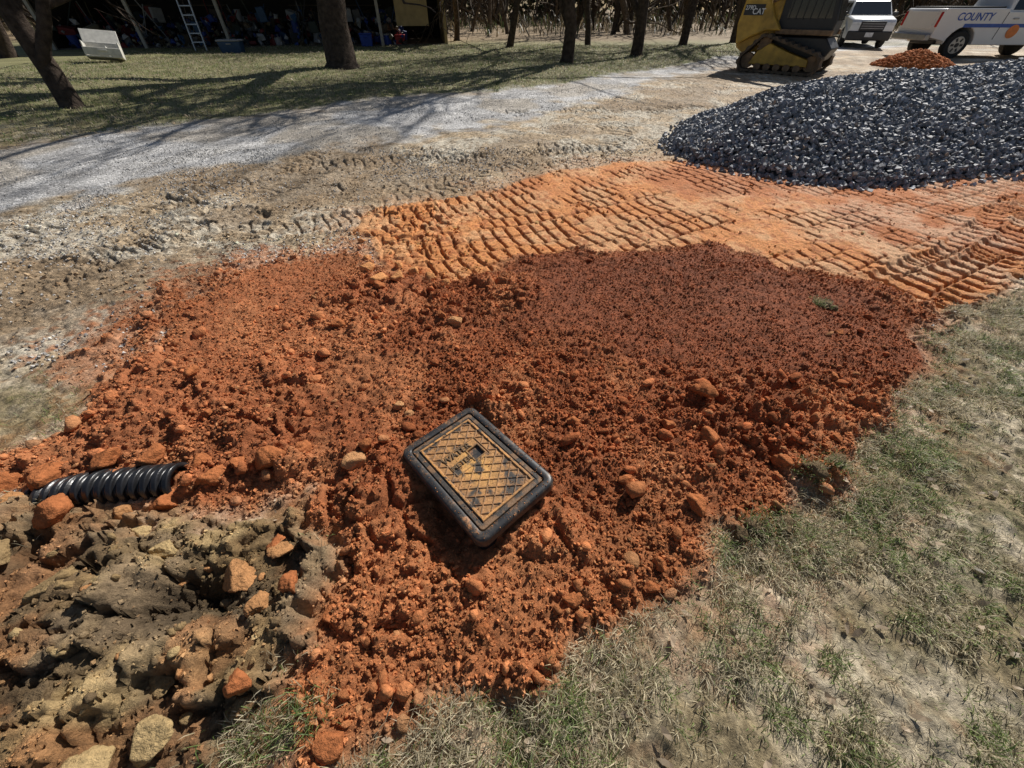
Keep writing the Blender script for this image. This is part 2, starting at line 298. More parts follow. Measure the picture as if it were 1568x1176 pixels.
lumps("soil_lumps",[(-.36,2.02,.055,1),(-.45,2.05,.03,0),(-.69,.97,.058,1),(-.66,1.05,.04,0),(.97,1.37,.06,0),(-1.09,1.0,.08,0),(-.97,1.06,.05,0),(-.58,1.32,.03,1),(-.52,1.26,.03,1),(-.80,.18,.045,0),(-.51,.06,.05,0),(-.53,.0,.04,0),(.92,1.09,.05,0),(.5,.88,.04,0),(1.34,.9,.045,0),(-1.11,1.99,.05,0),(1.2,.98,.04,0),(.55,.55,.035,0),(.5,.47,.025,0),(-1.3,.90,.06,0),(-1.2,.96,.045,0),(.1,1.55,.03,0),(1.5,1.1,.035,0),(1.72,1.5,.03,0),(2.0,1.9,.025,0),(.75,1.18,.04,0),(.3,1.2,.035,0),(-1.7,1.5,.035,0),(-1.5,1.25,.04,0),(-.9,.62,.04,0),(-.75,.45,.045,0),(-.62,.38,.035,0),(.2,.42,.035,0),(-.1,.33,.035,0),(.75,.78,.05,0),
   (-1.0,2.62,.07,2),(-.85,2.6,.06,2),(-.75,2.72,.05,2),(-1.12,2.75,.05,2),(-1.2,3.0,.05,2),(-.62,2.62,.05,2),(-.9,2.85,.045,2),(-1.35,3.35,.04,2),(-.95,2.45,.05,0),(-.5,2.55,.04,2),
   (-1.62,1.0,.05,0),(-1.8,.98,.05,0),(-2.02,.93,.07,0),(-1.44,.80,.06,0),(-1.40,.98,.06,0),(-1.6,.76,.055,6),(-1.85,.74,.06,0),(-2.08,.80,.08,6),(-2.22,.88,.09,0),(-2.2,.76,.07,0),(-2.3,.82,.07,1)],B4)
lumps("clay_spoil_lumps",[(-1.55,.45,.06,3),(-1.28,.58,.055,4),(-.98,.5,.06,6),(-1.75,.2,.07,3),(-1.35,.13,.06,5),(-1.08,.2,.045,3),(-1.9,.55,.06,3),(-.85,.4,.045,6),(-1.13,-.02,.06,4),(-1.0,.06,.05,4),(-1.5,-.05,.06,3),(-1.45,.66,.045,4),(-.88,.6,.05,6),(-2.1,.35,.07,5)],BP,.6)
r_=np.random.default_rng(8);L=[(r_.uniform(-2.3,-.8),r_.uniform(-.1,.7),r_.uniform(.008,.024),int(r_.choice([3,3,5,6,4]))) for i in range(90)];lumps("clay_spoil_lumps",L,MP)
lumps("sod_clumps",[(.98,.68,.05,5),(1.08,.70,.045,5),(.90,.66,.04,5),(1.3,.92,.05,5),(1.42,.95,.045,5),(2.05,2.2,.05,5),(2.12,2.17,.04,5),(1.15,.75,.035,5)],B4,.6)
print("clods",time.time()-T0)
# ------------------------------------------------------------ gravel
STM=attrmat("crushed_stone",.6,.5,90,.25,60,.5,.006);SPt=[stonep(s) for s in range(14)]
n=90000
x=rng.uniform(2.1,12.2,n);y=rng.uniform(4.6,11.2,n);P=pileh(x,y);dP=sd(PILE,x,y)
k=(P>.004)|((dP>-.18)&(rng.random(n)<.10));x,y,P=x[k],y[k],P[k];n=len(x)
z=fields(x,y,False)[0]
s=rng.uniform(.016,.036,n);lay=rng.random(n)
g=rng.uniform(.12,.32,n)[:,None];c=g*np.array([.94,.98,1.08]);w=rng.random(n)<.10;c[w]=c[w]*1.7;w=rng.random(n)<.03;c[w]=[.34,.26,.20]
scatter("gravel_pile",SPt,np.stack([x,y,z+s*.3+lay*.05*(P>.03)],1),s,c,STM,False)
n=90000
x=rng.uniform(-9,6,n);y=rng.uniform(1.6,13,n);x[:50000]=rng.uniform(-4.8,2,50000);y[:50000]=rng.uniform(1.6,6.5,50000)
z,f=fields(x,y,False);k=(rng.random(n)<np.clip(f['D']*.8+f['M']*.4,0,1)*(.1+.9*sm(fbm(x*1.5,y*1.5,3,95),.38,.6)))&(f['P']<.01)
x,y,z=x[k],y[k],z[k];n=len(x);s=rng.uniform(.003,.011,n);c=rng.uniform(.30,.72,n)[:,None]*np.array([1,.95,.88])
scatter("driveway_gravel",SPt,np.stack([x,y,z+s*.4],1),s,c,STM,False)
print("gravel",time.time()-T0)
# ------------------------------------------------------------ grass
def grassmat():
    m,nt,b=nmat("grass_blades");L=nt.links.new;a=N(nt,'ShaderNodeAttribute',attribute_name="Col");L(a.outputs['Color'],b.inputs['Base Color']);b.inputs['Roughness'].default_value=.5;b.inputs['Specular IOR Level'].default_value=.4
    tr=N(nt,'ShaderNodeBsdfTranslucent');L(a.outputs['Color'],tr.inputs['Color']);mx=N(nt,'ShaderNodeMixShader');mx.inputs[0].default_value=.4
    L(b.outputs[0],mx.inputs[1]);L(tr.outputs[0],mx.inputs[2]);L(mx.outputs[0],nt.nodes['Material Output'].inputs[0]);return m
GRM=grassmat()
def blades(name,x,y,z,Lh,wd,C,lean=(0.3,1.4)):
    n=len(x);az=rng.uniform(0,2*np.pi,n);ln=rng.uniform(*lean,n)
    hx=np.cos(az)*np.sin(ln);hy=np.sin(az)*np.sin(ln);up=np.cos(ln)
    pa=az+np.pi/2+rng.normal(0,.5,n);sx=np.cos(pa)*wd/2;sy=np.sin(pa)*wd/2
    b=np.stack([x,y,z-.004],1);mid=b+np.stack([hx*.45,hy*.45,up*.6+.12],1)*Lh[:,None];tip=b+np.stack([hx,hy,up*.8+.08],1)*Lh[:,None]
    S=np.stack([sx,sy,np.zeros(n)],1)
    V=np.stack([b-S,b+S,mid-S*.8,mid+S*.8,tip],1).reshape(-1,3)
    F=(np.array([[0,1,3],[0,3,2],[2,3,4]])[None]+(np.arange(n)*5)[:,None,None]).reshape(-1,3)
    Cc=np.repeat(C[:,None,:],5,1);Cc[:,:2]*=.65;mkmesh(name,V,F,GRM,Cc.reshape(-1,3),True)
def grassfield(n,area,Lr,wr_,thr=(.34,.6),green=.5,pf=None,ln=(.5,1.5),name="grass",gmin=.12,gs=1.):
    x=rng.uniform(area[0],area[1],n);y=rng.uniform(area[2],area[3],n)
    if pf is not None:
        k=pf(x,y);x,y=x[k],y[k]
    z,f=fields(x,y,False);cl=fbm(x*5,y*5,3,81)*.45+fbm(x*1.3,y*1.3,2,82)*.25+fbm(x*19,y*19,2,85)*.3
    p=f['G']**2*(gmin+(1-gmin)*sm(cl,*thr))
    n=len(x);k=(rng.random(n)<p)&(f['P']<.01);x,y,z,cl=x[k],y[k],z[k],cl[k];n=len(x)
    L=rng.uniform(*Lr,n)*(.6+.8*sm(cl,*thr));w=rng.uniform(*wr_,n)
    gr=rng.random(n)<green*(.15+1.2*sm(fbm(x*2.5,y*2.5,3,83)*.5+fbm(x*11,y*11,2,84)*.5,.44,.62))
    C=np.where(gr[:,None],np.array([.215,.28,.09])*gs*rng.uniform(.45,1.6,(n,1)),np.array([.74,.64,.43])*gs*rng.uniform(.35,1.2,(n,1)))
    blades(name,x,y,z,L,w,np.clip(C,0,.85),ln);print("blades",n)
grassfield(450000,(-.95,4.2,-.35,2.6),(.014,.050),(.0016,.0036),thr=(.40,.56),green=.5,pf=lambda x,y:(y<.65*x+1.2),gmin=.14,ln=(.6,1.5))
grassfield(40000,(-5,-1.8,.6,2.6),(.015,.045),(.002,.0035),thr=(.42,.62),name="grass")
grassfield(60000,(4,14,-1,4.5),(.03,.06),(.003,.006),name="grass")
grassfield(300000,(-17,14,5.5,27),(.03,.07),(.006,.014),thr=(.3,.55),green=.7,name="lawn_grass",ln=(.3,1.4),gs=.85)
tx=[];ty=[]
for (a,b,s) in [(.98,.68,.07),(1.1,.7,.07),(1.3,.92,.06),(1.42,.95,.06),(2.06,2.2,.05),(1.2,.62,.1),(1.6,.85,.12),(.75,.35,.12),(-.62,.12,.08),(-.75,.03,.1),(.15,.1,.12)]:
    m_=330;tx.append(rng.normal(a,s*.6,m_));ty.append(rng.normal(b,s*.5,m_))
tx=np.concatenate(tx);ty=np.concatenate(ty);tz=fields(tx,ty,False)[0]+.01;n=len(tx);gr=rng.random(n)<.5
blades("grass_tufts",tx,ty,tz,rng.uniform(.02,.055,n),rng.uniform(.0015,.003,n),np.where(gr[:,None],np.array([.19,.28,.08])*rng.uniform(.5,1.5,(n,1)),np.array([.62,.53,.33])*rng.uniform(.5,1.3,(n,1))),(.3,1.3))
def leaves(n,area,s0,s1,name):
    x=rng.uniform(area[0],area[1],n);y=rng.uniform(area[2],area[3],n);z,f=fields(x,y,False);k=(rng.random(n)<f['G']);x,y,z=x[k],y[k],z[k];n=len(x)
    s=rng.uniform(s0,s1,n);C=np.array([.52,.41,.29])*rng.uniform(.35,1.5,(n,1))
    v=np.array([[-1,0,.15],[-.3,-.4,0],[.6,-.3,.2],[1,0,.5],[.5,.35,.1],[-.3,.4,.25]]);f_=np.array([[0,1,5],[1,4,5],[1,2,4],[2,3,4]])
    az=rng.uniform(0,6.28,n);ca,sa=np.cos(az),np.sin(az);t=rng.normal(0,.35,(n,2))
    P=np.empty((n,6,3));P[:,:,0]=ca[:,None]*v[:,0]-sa[:,None]*v[:,1];P[:,:,1]=sa[:,None]*v[:,0]+ca[:,None]*v[:,1];P[:,:,2]=v[:,2]+t[:,:1]*v[:,0]+t[:,1:]*v[:,1]
    P*=s[:,None,None];P+=np.stack([x,y,z+s*.4+.004],1)[:,None,:]
    mkmesh(name,P.reshape(-1,3),(f_[None]+(np.arange(n)*6)[:,None,None]).reshape(-1,3),GRM,np.repeat(C,6,0),False)
leaves(1500,(-1,4.5,-.3,2.6),.006,.024,"fallen_leaves")
leaves(7000,(-15,12,6,27),.02,.045,"fallen_leaves")
print("grass",time.time()-T0)
# ------------------------------------------------------------ parts helper
def empty(name,loc=(0,0,0),rz=0,rx=0,ry=0):
    e=bpy.data.objects.new(name,None);COL.objects.link(e);e.location=loc;e.rotation_euler=(rx,ry,rz);e.empty_display_size=.1;return e
def frombm(name,bm,mat,par=None,bevel=0,seg=2,smooth=True):
    me=bpy.data.meshes.new(name);bmesh.ops.recalc_face_normals(bm,faces=bm.faces);bm.to_mesh(me);bm.free();me.materials.append(mat)
    ob=bpy.data.objects.new(name,me);COL.objects.link(ob)
    if par:ob.parent=par
    if bevel:
        b=ob.modifiers.new("b",'BEVEL');b.width=bevel;b.segments=seg;b.limit_method='ANGLE';b.angle_limit=.6
    if smooth:
        for p in me.polygons:p.use_smooth=True
        me.set_sharp_from_angle(angle=.7)
    return ob
def box(name,size,loc,mat,par=None,bevel=.01,rot=(0,0,0),taper=None):
    bm=bmesh.new();bmesh.ops.create_cube(bm,size=1)
    for v in bm.verts:
        if taper and v.co.z>0:v.co.x*=taper[0];v.co.y*=taper[1]
        v.co=Vector((v.co.x*size[0],v.co.y*size[1],v.co.z*size[2]))
    ob=frombm(name,bm,mat,par,bevel);ob.location=loc;ob.rotation_euler=rot;return ob
def cyl(name,r,d,loc,mat,par=None,rot=(math.pi/2,0,0),bevel=.01,seg=28,r2=None):
    bm=bmesh.new();bmesh.ops.create_cone(bm,cap_ends=True,segments=seg,radius1=r,radius2=r if r2 is None else r2,depth=d)
    ob=frombm(name,bm,mat,par,bevel);ob.location=loc;ob.rotation_euler=rot;return ob
def prof(name,pts,w,mat,par=None,bevel=.03,loc=(0,0,0),tz=None):
    bm=bmesh.new();A=[];B=[]
    for x,z in pts:
        k=tz(x,z) if tz else 1
        A.append(bm.verts.new((x,-w/2*k,z)));B.append(bm.verts.new((x,w/2*k,z)))
    bm.faces.new(A);bm.faces.new(B[::-1])
    for i in range(len(pts)):
        j=(i+1)%len(pts);bm.faces.new((A[i],B[i],B[j],A[j]))
    ob=frombm(name,bm,mat,par,bevel);ob.location=loc;return ob
def text(name,s,size,loc,rot,mat,par,ext=.004):
    cu=bpy.data.curves.new(name,'FONT');cu.body=s;cu.size=size;cu.extrude=ext;cu.align_x='CENTER';cu.align_y='CENTER';cu.offset=size*.012
    o=bpy.data.objects.new(name,cu);COL.objects.link(o);dg=bpy.context.evaluated_depsgraph_get();me=bpy.data.meshes.new_from_object(o.evaluated_get(dg))
    bpy.data.objects.remove(o);ob=bpy.data.objects.new(name,me);COL.objects.link(ob);me.materials.clear();me.materials.append(mat);ob.parent=par;ob.location=loc;ob.rotation_euler=rot;return ob
# ------------------------------------------------------------ meter box
BLK=plain("black_plastic",(.022,.022,.024),.42,var=.4,vs=25,bump=.15,bs=120)
def dusty():
    m,nt,b=nmat("dusty_black_plastic");L=nt.links.new;tc=N(nt,'ShaderNodeTexCoord')
    nz=N(nt,'ShaderNodeTexNoise');nz.inputs['Scale'].default_value=38;nz.inputs['Detail'].default_value=9;nz.inputs['Roughness'].default_value=.75;L(tc.outputs['Object'],nz.inputs['Vector'])
    n3=N(nt,'ShaderNodeTexNoise');n3.inputs['Scale'].default_value=7;L(tc.outputs['Object'],n3.inputs['Vector'])
    ad=N(nt,'ShaderNodeMath',operation='ADD');L(nz.outputs['Fac'],ad.inputs[0]);L(n3.outputs['Fac'],ad.inputs[1])
    r=N(nt,'ShaderNodeValToRGB');r.color_ramp.elements[0].position=.48;r.color_ramp.elements[0].color=(.03,.03,.032,1);r.color_ramp.elements[1].position=.60;r.color_ramp.elements[1].color=(.45,.22,.10,1)
    e=r.color_ramp.elements.new(.545);e.color=(.085,.068,.055,1)
    hf=N(nt,'ShaderNodeMath',operation='MULTIPLY');hf.inputs[1].default_value=.5;L(ad.outputs[0],hf.inputs[0]);L(hf.outputs[0],r.inputs[0]);L(r.outputs[0],b.inputs['Base Color'])
    b.inputs['Roughness'].default_value=.42
    bp=N(nt,'ShaderNodeBump');bp.inputs['Strength'].default_value=.25;bp.inputs['Distance'].default_value=.002;L(nz.outputs['Fac'],bp.inputs['Height']);L(bp.outputs[0],b.inputs['Normal']);return m
DBL=dusty()
mb=empty("water_meter_box",(BX,BY,BZ),BA,math.radians(1.5),math.radians(-2))
def rr(hx,hy,r,k=8):
    P=[]
    for cx,cy,a0 in((hx-r,hy-r,0),(-hx+r,hy-r,90),(-hx+r,-hy+r,180),(hx-r,-hy+r,270)):
        for i in range(k+1):
            a=math.radians(a0+90*i/k);P.append((cx+r*math.cos(a),cy+r*math.sin(a)))
    return P
def loft(name,rings,mat,par,capend=False):
    bm=bmesh.new();R=[]
    for hx,hy,r,z in rings:R.append([bm.verts.new((x,y,z)) for x,y in rr(hx,hy,r)])
    n=len(R[0])
    for a,b in zip(R[:-1],R[1:]):
        for i in range(n):bm.faces.new((a[i],a[(i+1)%n],b[(i+1)%n],b[i]))
    if capend:bm.faces.new(R[-1])
    return frombm(name,bm,mat,par)
O_=(.285,.1975)
loft("box_body",[(.275,.187,.035,-.32),(.262,.175,.035,-.05),(.262,.175,.035,-.046)],BLK,mb)
loft("box_rim",[(.262,.175,.035,-.047),(O_[0],O_[1],.04,-.045),(O_[0]+.001,O_[1]+.001,.042,-.040),(O_[0],O_[1],.042,-.012),(O_[0]-.003,O_[1]-.003,.04,-.004),(O_[0]-.009,O_[1]-.009,.036,0),(O_[0]-.030,O_[1]-.030,.02,.0005),(O_[0]-.034,O_[1]-.034,.017,-.002),(O_[0]-.036,O_[1]-.036,.016,-.014),(.15,.06,.01,-.015)],DBL,mb,True)
hx,hy=.2465,.159;nxl,nyl=520,336;gx=np.linspace(-hx,hx,nxl);gy=np.linspace(-hy,hy,nyl);LX,LY=np.meshgrid(gx,gy);lx=LX.ravel();ly=LY.ravel()
ed=np.minimum(hx-np.abs(lx),hy-np.abs(ly));qx=np.maximum(np.abs(lx)-(hx-.014),0);qy=np.maximum(np.abs(ly)-(hy-.014),0);ed=np.where((qx>0)&(qy>0),.014-np.hypot(qx,qy),ed)
H=-.004*np.ones_like(lx);H+=-.010*(1-sm(ed,0,.003))
fr=sm(ed,.026,.028)*(1-sm(ed,.036,.038));H+=.0045*fr
H+=-.003*sm(ed,.019,.021)*(1-sm(ed,.024,.026))
inn=sm(ed,.038,.040);H+=-.002*inn
def rect(cx,cy,a,b):return np.maximum(np.abs(lx-cx)-a,np.abs(ly-cy)-b)
wd=rect(-.062,.0,.060,.088);win=1-sm(wd,-.001,.001);wfr=(1-sm(np.abs(wd+.0025),.0018,.003))
u=(lx+ly*.8)/.047;v=(lx-ly*.8)/.047
dl=np.minimum(.5-np.abs((u%1)-.5),.5-np.abs((v%1)-.5));dia=(1-sm(dl,.05,.10))*inn*(1-win)
H+=.0036*dia
hd=rect(-.05,.045,.028,.026);hole=1-sm(hd,-.001,.001);hfr=(1-sm(np.abs(hd-.004),.0025,.0035))
H+=-.010*hole
H+=.0035*wfr*(1-hole)+.003*hfr*win
H+=.0008*(fbm(lx*160,ly*160,3,101)-.5)
n1=fbm(lx*28,ly*28,5,102);n2=fbm(lx*90,ly*90,4,103);n3=fbm(lx*9,ly*9,3,104)
bk=np.array([.055,.046,.038]);rust=np.array([.42,.19,.06]);yel=np.array([.80,.43,.12]);E=lambda a:a[:,None]
C=bk*E(.7+.8*n2)
t=sm(n1,.42,.58)*.75;C=C*(1-E(t))+np.array([.28,.155,.075])*E(t)
t=fr*sm(n2,.28,.42)*(.7+.3*sm(n3,.35,.5));C=C*(1-E(t))+np.array([.60,.29,.09])*E((.6+.8*n2)*t)
t=inn*sm(n1*.6+n3*.4,.38,.52)*(1-dia*.75)*.9;C=C*(1-E(t))+np.array([.44,.22,.08])*E((.5+n2)*t)
ctr=np.exp(-((lx-.0)**2/.012+(ly-.0)**2/.004))*inn*(1-hole)*(1-.5*dia)*sm(n1,.36,.54)*.95;C=C*(1-E(ctr))+yel*E(ctr*(.6+.6*n2))
t=dia*sm(n2,.42,.6)*.5;C=C*(1-E(t))+rust*E((.6+.8*n2)*t)
t=np.clip((wfr+hfr*win)*.6,0,1);C=C*(1-E(t))+np.array([.22,.13,.06])*E(t)
C*=E(1-.85*hole)
LID=attrmat("rusted_cast_iron",.62,.3,400,.25,200,.45,.001)
ii=np.arange(nxl*nyl).reshape(nyl,nxl);FF=np.stack([ii[:-1,:-1].ravel(),ii[:-1,1:].ravel(),ii[1:,1:].ravel(),ii[1:,:-1].ravel()],1)
mkmesh("iron_lid",np.stack([lx,ly,H],1),FF,LID,C,True,mb)
RST=plain("rust_letters",(.16,.10,.05),.7,var=.7,vs=90)
text("lid_lettering","WATER",.042,(-.098,-.022,-.0045),(0,0,math.pi/2),RST,mb,.0035)
text("lid_lettering_2","METER",.034,(-.045,-.034,-.0045),(0,0,math.pi/2),RST,mb,.0035)
n=1100;lx=rng.uniform(-.28,.28,n);ly=rng.uniform(-.19,.19,n);e_=np.minimum(.285-abs(lx),.1975-abs(ly));k=(e_>.004)&((e_<.035)|(rng.random(n)<.25));lx,ly=lx[k],ly[k];e_=e_[k];n=len(lx)
s=rng.uniform(.0007,.0028,n);cr=scatter("dirt_crumbs",ST,np.stack([lx,ly,np.where(e_<.034,0,-.004)+s*.3],1),s,np.tile([.55,.25,.11],(n,1))*rng.uniform(.6,1.3,(n,1)),SOIL,False);cr.parent=mb
# ------------------------------------------------------------ corrugated pipe
def pipe():
    A=np.array([(-3.2,.66,-.36),(-2.6,.76,-.20),(-2.2,.82,-.075),(-1.8,.87,.005),(-1.43,.90,.02)]);K=620
    tt=np.linspace(0,1,K);P=np.stack([np.interp(tt*4,range(5),A[:,i]) for i in range(3)],1)
    k=np.ones(41)/41
    P=np.stack([np.convolve(np.pad(P[:,i],20,'edge'),k,'valid') for i in range(3)],1)
    L=np.concatenate([[0],np.cumsum(np.linalg.norm(np.diff(P,axis=0),axis=1))])
    ph=(L/.046)%1;r=.064+.018*sm(np.abs(ph-.5)*2,.35,.6)
    T=np.gradient(P,axis=0);T/=np.linalg.norm(T,axis=1)[:,None];S=np.cross(T,[0,0,1]);S/=np.linalg.norm(S,axis=1)[:,None];U=np.cross(S,T)
    a=np.linspace(0,2*np.pi,40,endpoint=False)
    V=P[:,None]+r[:,None,None]*(np.cos(a)[None,:,None]*S[:,None]+np.sin(a)[None,:,None]*U[:,None])
    n,m=K,40;i=np.arange(n*m).reshape(n,m);j=np.roll(i,-1,1)
    F=np.stack([i[:-1].ravel(),j[:-1].ravel(),j[1:].ravel(),i[1:].ravel()],1)
    r2=np.full(n,.058);V2=P[:,None]+r2[:,None,None]*(np.cos(a)[None,:,None]*S[:,None]+np.sin(a)[None,:,None]*U[:,None])
    i2=i+n*m;j2=j+n*m;F2=np.stack([i2[:-1].ravel(),i2[1:].ravel(),j2[1:].ravel(),j2[:-1].ravel()],1)
    Fe=np.stack([i[-1],j[-1],j2[-1],i2[-1]],1)
    mkmesh("corrugated_drain_pipe",np.concatenate([V.reshape(-1,3),V2.reshape(-1,3)]),np.concatenate([F,F2,Fe]),plain("pipe_plastic",(.018,.018,.02),.3,var=.5,vs=25,bump=.1,bs=120))
pipe()
# ------------------------------------------------------------ trees
BARK=attrmat("bark",.95,1.0,14,.45,9,.15,.05)
def tube(acc,P,R,sides,col):
    P=np.array(P);n=len(P);T=np.gradient(P,axis=0);T/=np.linalg.norm(T,axis=1)[:,None]+1e-9
    ref=np.array([1,0,0]) if abs(T[0][0])<.8 else np.array([0,1,0]);S=np.cross(T,ref);S/=np.linalg.norm(S,axis=1)[:,None];U=np.cross(S,T)
    a=np.linspace(0,2*np.pi,sides,endpoint=False);R=np.array(R)
    V=P[:,None]+R[:,None,None]*(np.cos(a)[None,:,None]*S[:,None]+np.sin(a)[None,:,None]*U[:,None])
    i=np.arange(n*sides).reshape(n,sides)+acc['n'];j=np.roll(i,-1,1)
    acc['V'].append(V.reshape(-1,3));acc['F'].append(np.stack([i[:-1].ravel(),j[:-1].ravel(),j[1:].ravel(),i[1:].ravel()],1));acc['C'].append(np.tile(col,(n*sides,1)));acc['n']+=n*sides
def branch(acc,r,p,d,L,rad,lv,maxlv,col,sides,tmin=.3):
    n=max(3,int(5-lv*.5)+ (3 if lv==0 else 0));P=[p];R=[rad];d=d/np.linalg.norm(d);q=p.copy();dirs=[d]
    for i in range(n):
        d=d+r.normal(0,.10+.07*lv,3)+np.array([0,0,.05*(lv>0)]);d/=np.linalg.norm(d);q=q+d*L/n;P.append(q);dirs.append(d);R.append(rad*(1-.45*(i+1)/n))
    if lv==0:
        P.insert(1,P[0]+(P[1]-P[0])*.18);R[0]=rad*1.55;R.insert(1,rad*1.08);dirs.insert(1,dirs[0])
    tube(acc,P,R,sides,col)
    if lv>=maxlv:return
    nc=[8,5,5,4,3][lv]
    for k in range(nc):
        t=r.uniform(tmin if lv==0 else .25,1) if k else 1.;m=t*(len(P)-1);i=min(int(m),len(P)-2);pp=np.array(P[i])*(1-(m-i))+np.array(P[i+1])*(m-i)
        dd=dirs[i]+r.normal(0,.62,3);dd[2]+=.12
        branch(acc,r,pp,dd,L*r.uniform(.5,.72),max(np.interp(m,range(len(R)),R)*r.uniform(.5,.8),.012),lv+1,maxlv,col,max(3,sides-3 if lv else sides-4))
def tree(name,x,y,rad,H,seed,lean=(0,0),maxlv=4,col=(.07,.052,.04),fork=None):
    acc=dict(V=[],F=[],C=[],n=0);r=np.random.default_rng(seed);p0=np.array([x,y,hz(x,y)-.1]);branch(acc,r,p0,np.array([lean[0],lean[1],1.]),H*.58,rad,0,maxlv,np.array(col),14)
    if fork:branch(acc,r,p0+np.array([lean[0]*fork[0],lean[1]*fork[0],fork[0]]),np.array(fork[1]),H*.35,rad*.6,1,maxlv,np.array(col),9)
    return mkmesh(name,np.concatenate(acc['V']),np.concatenate(acc['F']),BARK,np.concatenate(acc['C']))
for a in [(-9.1,9.7,.19,9,11,(-.10,.02),(.75,(.7,.1,1))),(-5.73,16.8,.46,17,12,(0,0),None),(-.13,25.7,.17,12,13,(.05,0),(1.1,(.6,0,1))),(1.99,18.2,.21,14,14,(-.03,0),(1.1,(-.7,0,1))),(5.22,21.2,.22,15,15,(.10,0),(1.0,(-.6,.2,1))),(8.86,26.6,.20,13,16,(.12,0),None),(-3.27,30.5,.16,12,17,(0,0),None),(4.0,27,.15,11,19,(-.05,0),None),(12.5,29,.2,12,20,(0,0),None),(-20.5,20.5,.25,14,24,(.1,0),None)]:
    tree("bare_tree",a[0],a[1],a[2],a[3],a[4],a[5],fork=a[6])
acc=dict(V=[],F=[],C=[],n=0);r=np.random.default_rng(5)
for k in range(260):
    x=r.uniform(-48,62);y=r.uniform(36,72)
    branch(acc,r,np.array([x,y,-.1]),np.array([r.normal(0,.10),0,1.]),r.uniform(5,9),r.uniform(.05,.24),0,2,np.array([.10,.08,.06])*r.uniform(.5,1.6),7,.08)
mkmesh("background_forest",np.concatenate(acc['V']),np.concatenate(acc['F']),BARK,np.concatenate(acc['C']))
n=16000;x=rng.uniform(-55,70,n);y=34+rng.random(n)**.8*42;L=rng.uniform(.2,1.1,n)*(1+.5*(y>50));c=np.array([.22,.17,.10])*rng.uniform(.2,1.3,(n,1));g=rng.random(n)<.25;c[g]=np.array([.07,.10,.035])
k=~((x>-22)&(x<-3)&(y<42));blades("underbrush",x[k],y[k],np.zeros(k.sum())-.02,L[k],rng.uniform(.02,.10,k.sum()),c[k],(.1,1.5))
n=30000;x=rng.uniform(-90,110,n);y=rng.uniform(74,90,n);hh=9+5*fbm(x*.15,y*0,3,6);z=rng.random(n)*hh;s=rng.uniform(.35,.8,n)
c=np.array([.07,.085,.04])*rng.uniform(.4,1.5,(n,1));w=rng.random(n)<.4;c[w]=np.array([.15,.12,.08])*rng.uniform(.5,1.3,(w.sum(),1))
scatter("distant_trees",[(np.array([[-1,0,0],[1,0,.2],[0,.3,1.]]),np.array([[0,1,2]])),(np.array([[-1,.2,.4],[.8,0,-.5],[.2,-.3,.9]]),np.array([[0,1,2]]))],np.stack([x,y,z],1),s,c,SOIL,False)
print("trees",time.time()-T0)
# ------------------------------------------------------------ building (open shed)
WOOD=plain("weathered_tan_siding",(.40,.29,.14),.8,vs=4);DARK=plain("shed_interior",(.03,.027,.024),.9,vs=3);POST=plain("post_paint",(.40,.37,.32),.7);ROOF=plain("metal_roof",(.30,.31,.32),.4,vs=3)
hb=empty("storage_shed",(-12.5,25.6,0),math.radians(10))
W,Dp=18.5,6
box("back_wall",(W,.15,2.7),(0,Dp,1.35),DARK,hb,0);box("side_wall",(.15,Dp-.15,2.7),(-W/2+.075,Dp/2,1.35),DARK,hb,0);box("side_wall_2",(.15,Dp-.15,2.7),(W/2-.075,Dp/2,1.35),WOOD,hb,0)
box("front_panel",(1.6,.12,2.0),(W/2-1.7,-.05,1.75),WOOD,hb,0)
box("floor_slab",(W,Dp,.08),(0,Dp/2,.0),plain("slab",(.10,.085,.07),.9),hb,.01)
for i,px in enumerate((-9.1,-5.2,-1.4,3.4,5.9)):box("post_%d"%i,(.14,.14,2.6),(px,-.1,1.3),POST,hb,.01)
box("header_beam",(W,.16,.3),(0,-.1,2.75),WOOD,hb,.01)
prof("roof",[(-1.2,2.7),(-1.2,2.85),(3,4.6),(7.2,2.9),(7.2,2.75),(3,4.4)],W+1,ROOF,hb,0).rotation_euler=(0,0,math.pi/2)
cols=[(.015,.04,.20),(.14,.015,.015),(.20,.20,.20),(.02,.02,.025),(.08,.055,.03),(.02,.06,.13),(.14,.12,.08),(.03,.04,.035),(.30,.30,.31),(.05,.035,.025)]
CM=[plain("clutter_%d"%i,c,.6) for i,c in enumerate(cols)]
cl=empty("stored_clutter",(-12.5,25.6,0),math.radians(10));r=np.random.default_rng(3)
for i in range(150):
    px=r.uniform(-8.8,7);py=r.uniform(.2,5);sx,sy,szz=r.uniform(.1,.7),r.uniform(.1,.5),r.uniform(.1,.6);lz=r.choice([.04,.04,.5,.9])+szz/2
    if i%4==3:cyl("bucket_%d"%i,r.uniform(.10,.2),szz,(px,py,lz),CM[r.integers(10)],cl,(0,0,0),.01,18,r.uniform(.12,.22))
    else:box("bin_%d"%i,(sx,sy,szz),(px,py,lz),CM[r.integers(10)],cl,.03,(r.uniform(-.2,.2),r.uniform(-.3,.3),r.uniform(-.9,.9)),(r.uniform(.7,1.15),1.1))
for i,px in enumerate((-7,-3.5,1.8,4.8)):
    for s_ in(.5,1.0,1.5):box("shelf_%d_%d"%(i,int(s_*10)),(2,.5,.04),(px,4.5,s_),CM[4],cl,0)
for i in range(40):
    px=r.uniform(-8.8,7);box("pole_%d"%i,(.04,.04,r.uniform(1,2.2)),(px,r.uniform(.3,3),.9),CM[r.integers(10)],cl,.005,(r.uniform(-.5,.5),r.uniform(-.7,.7),0))
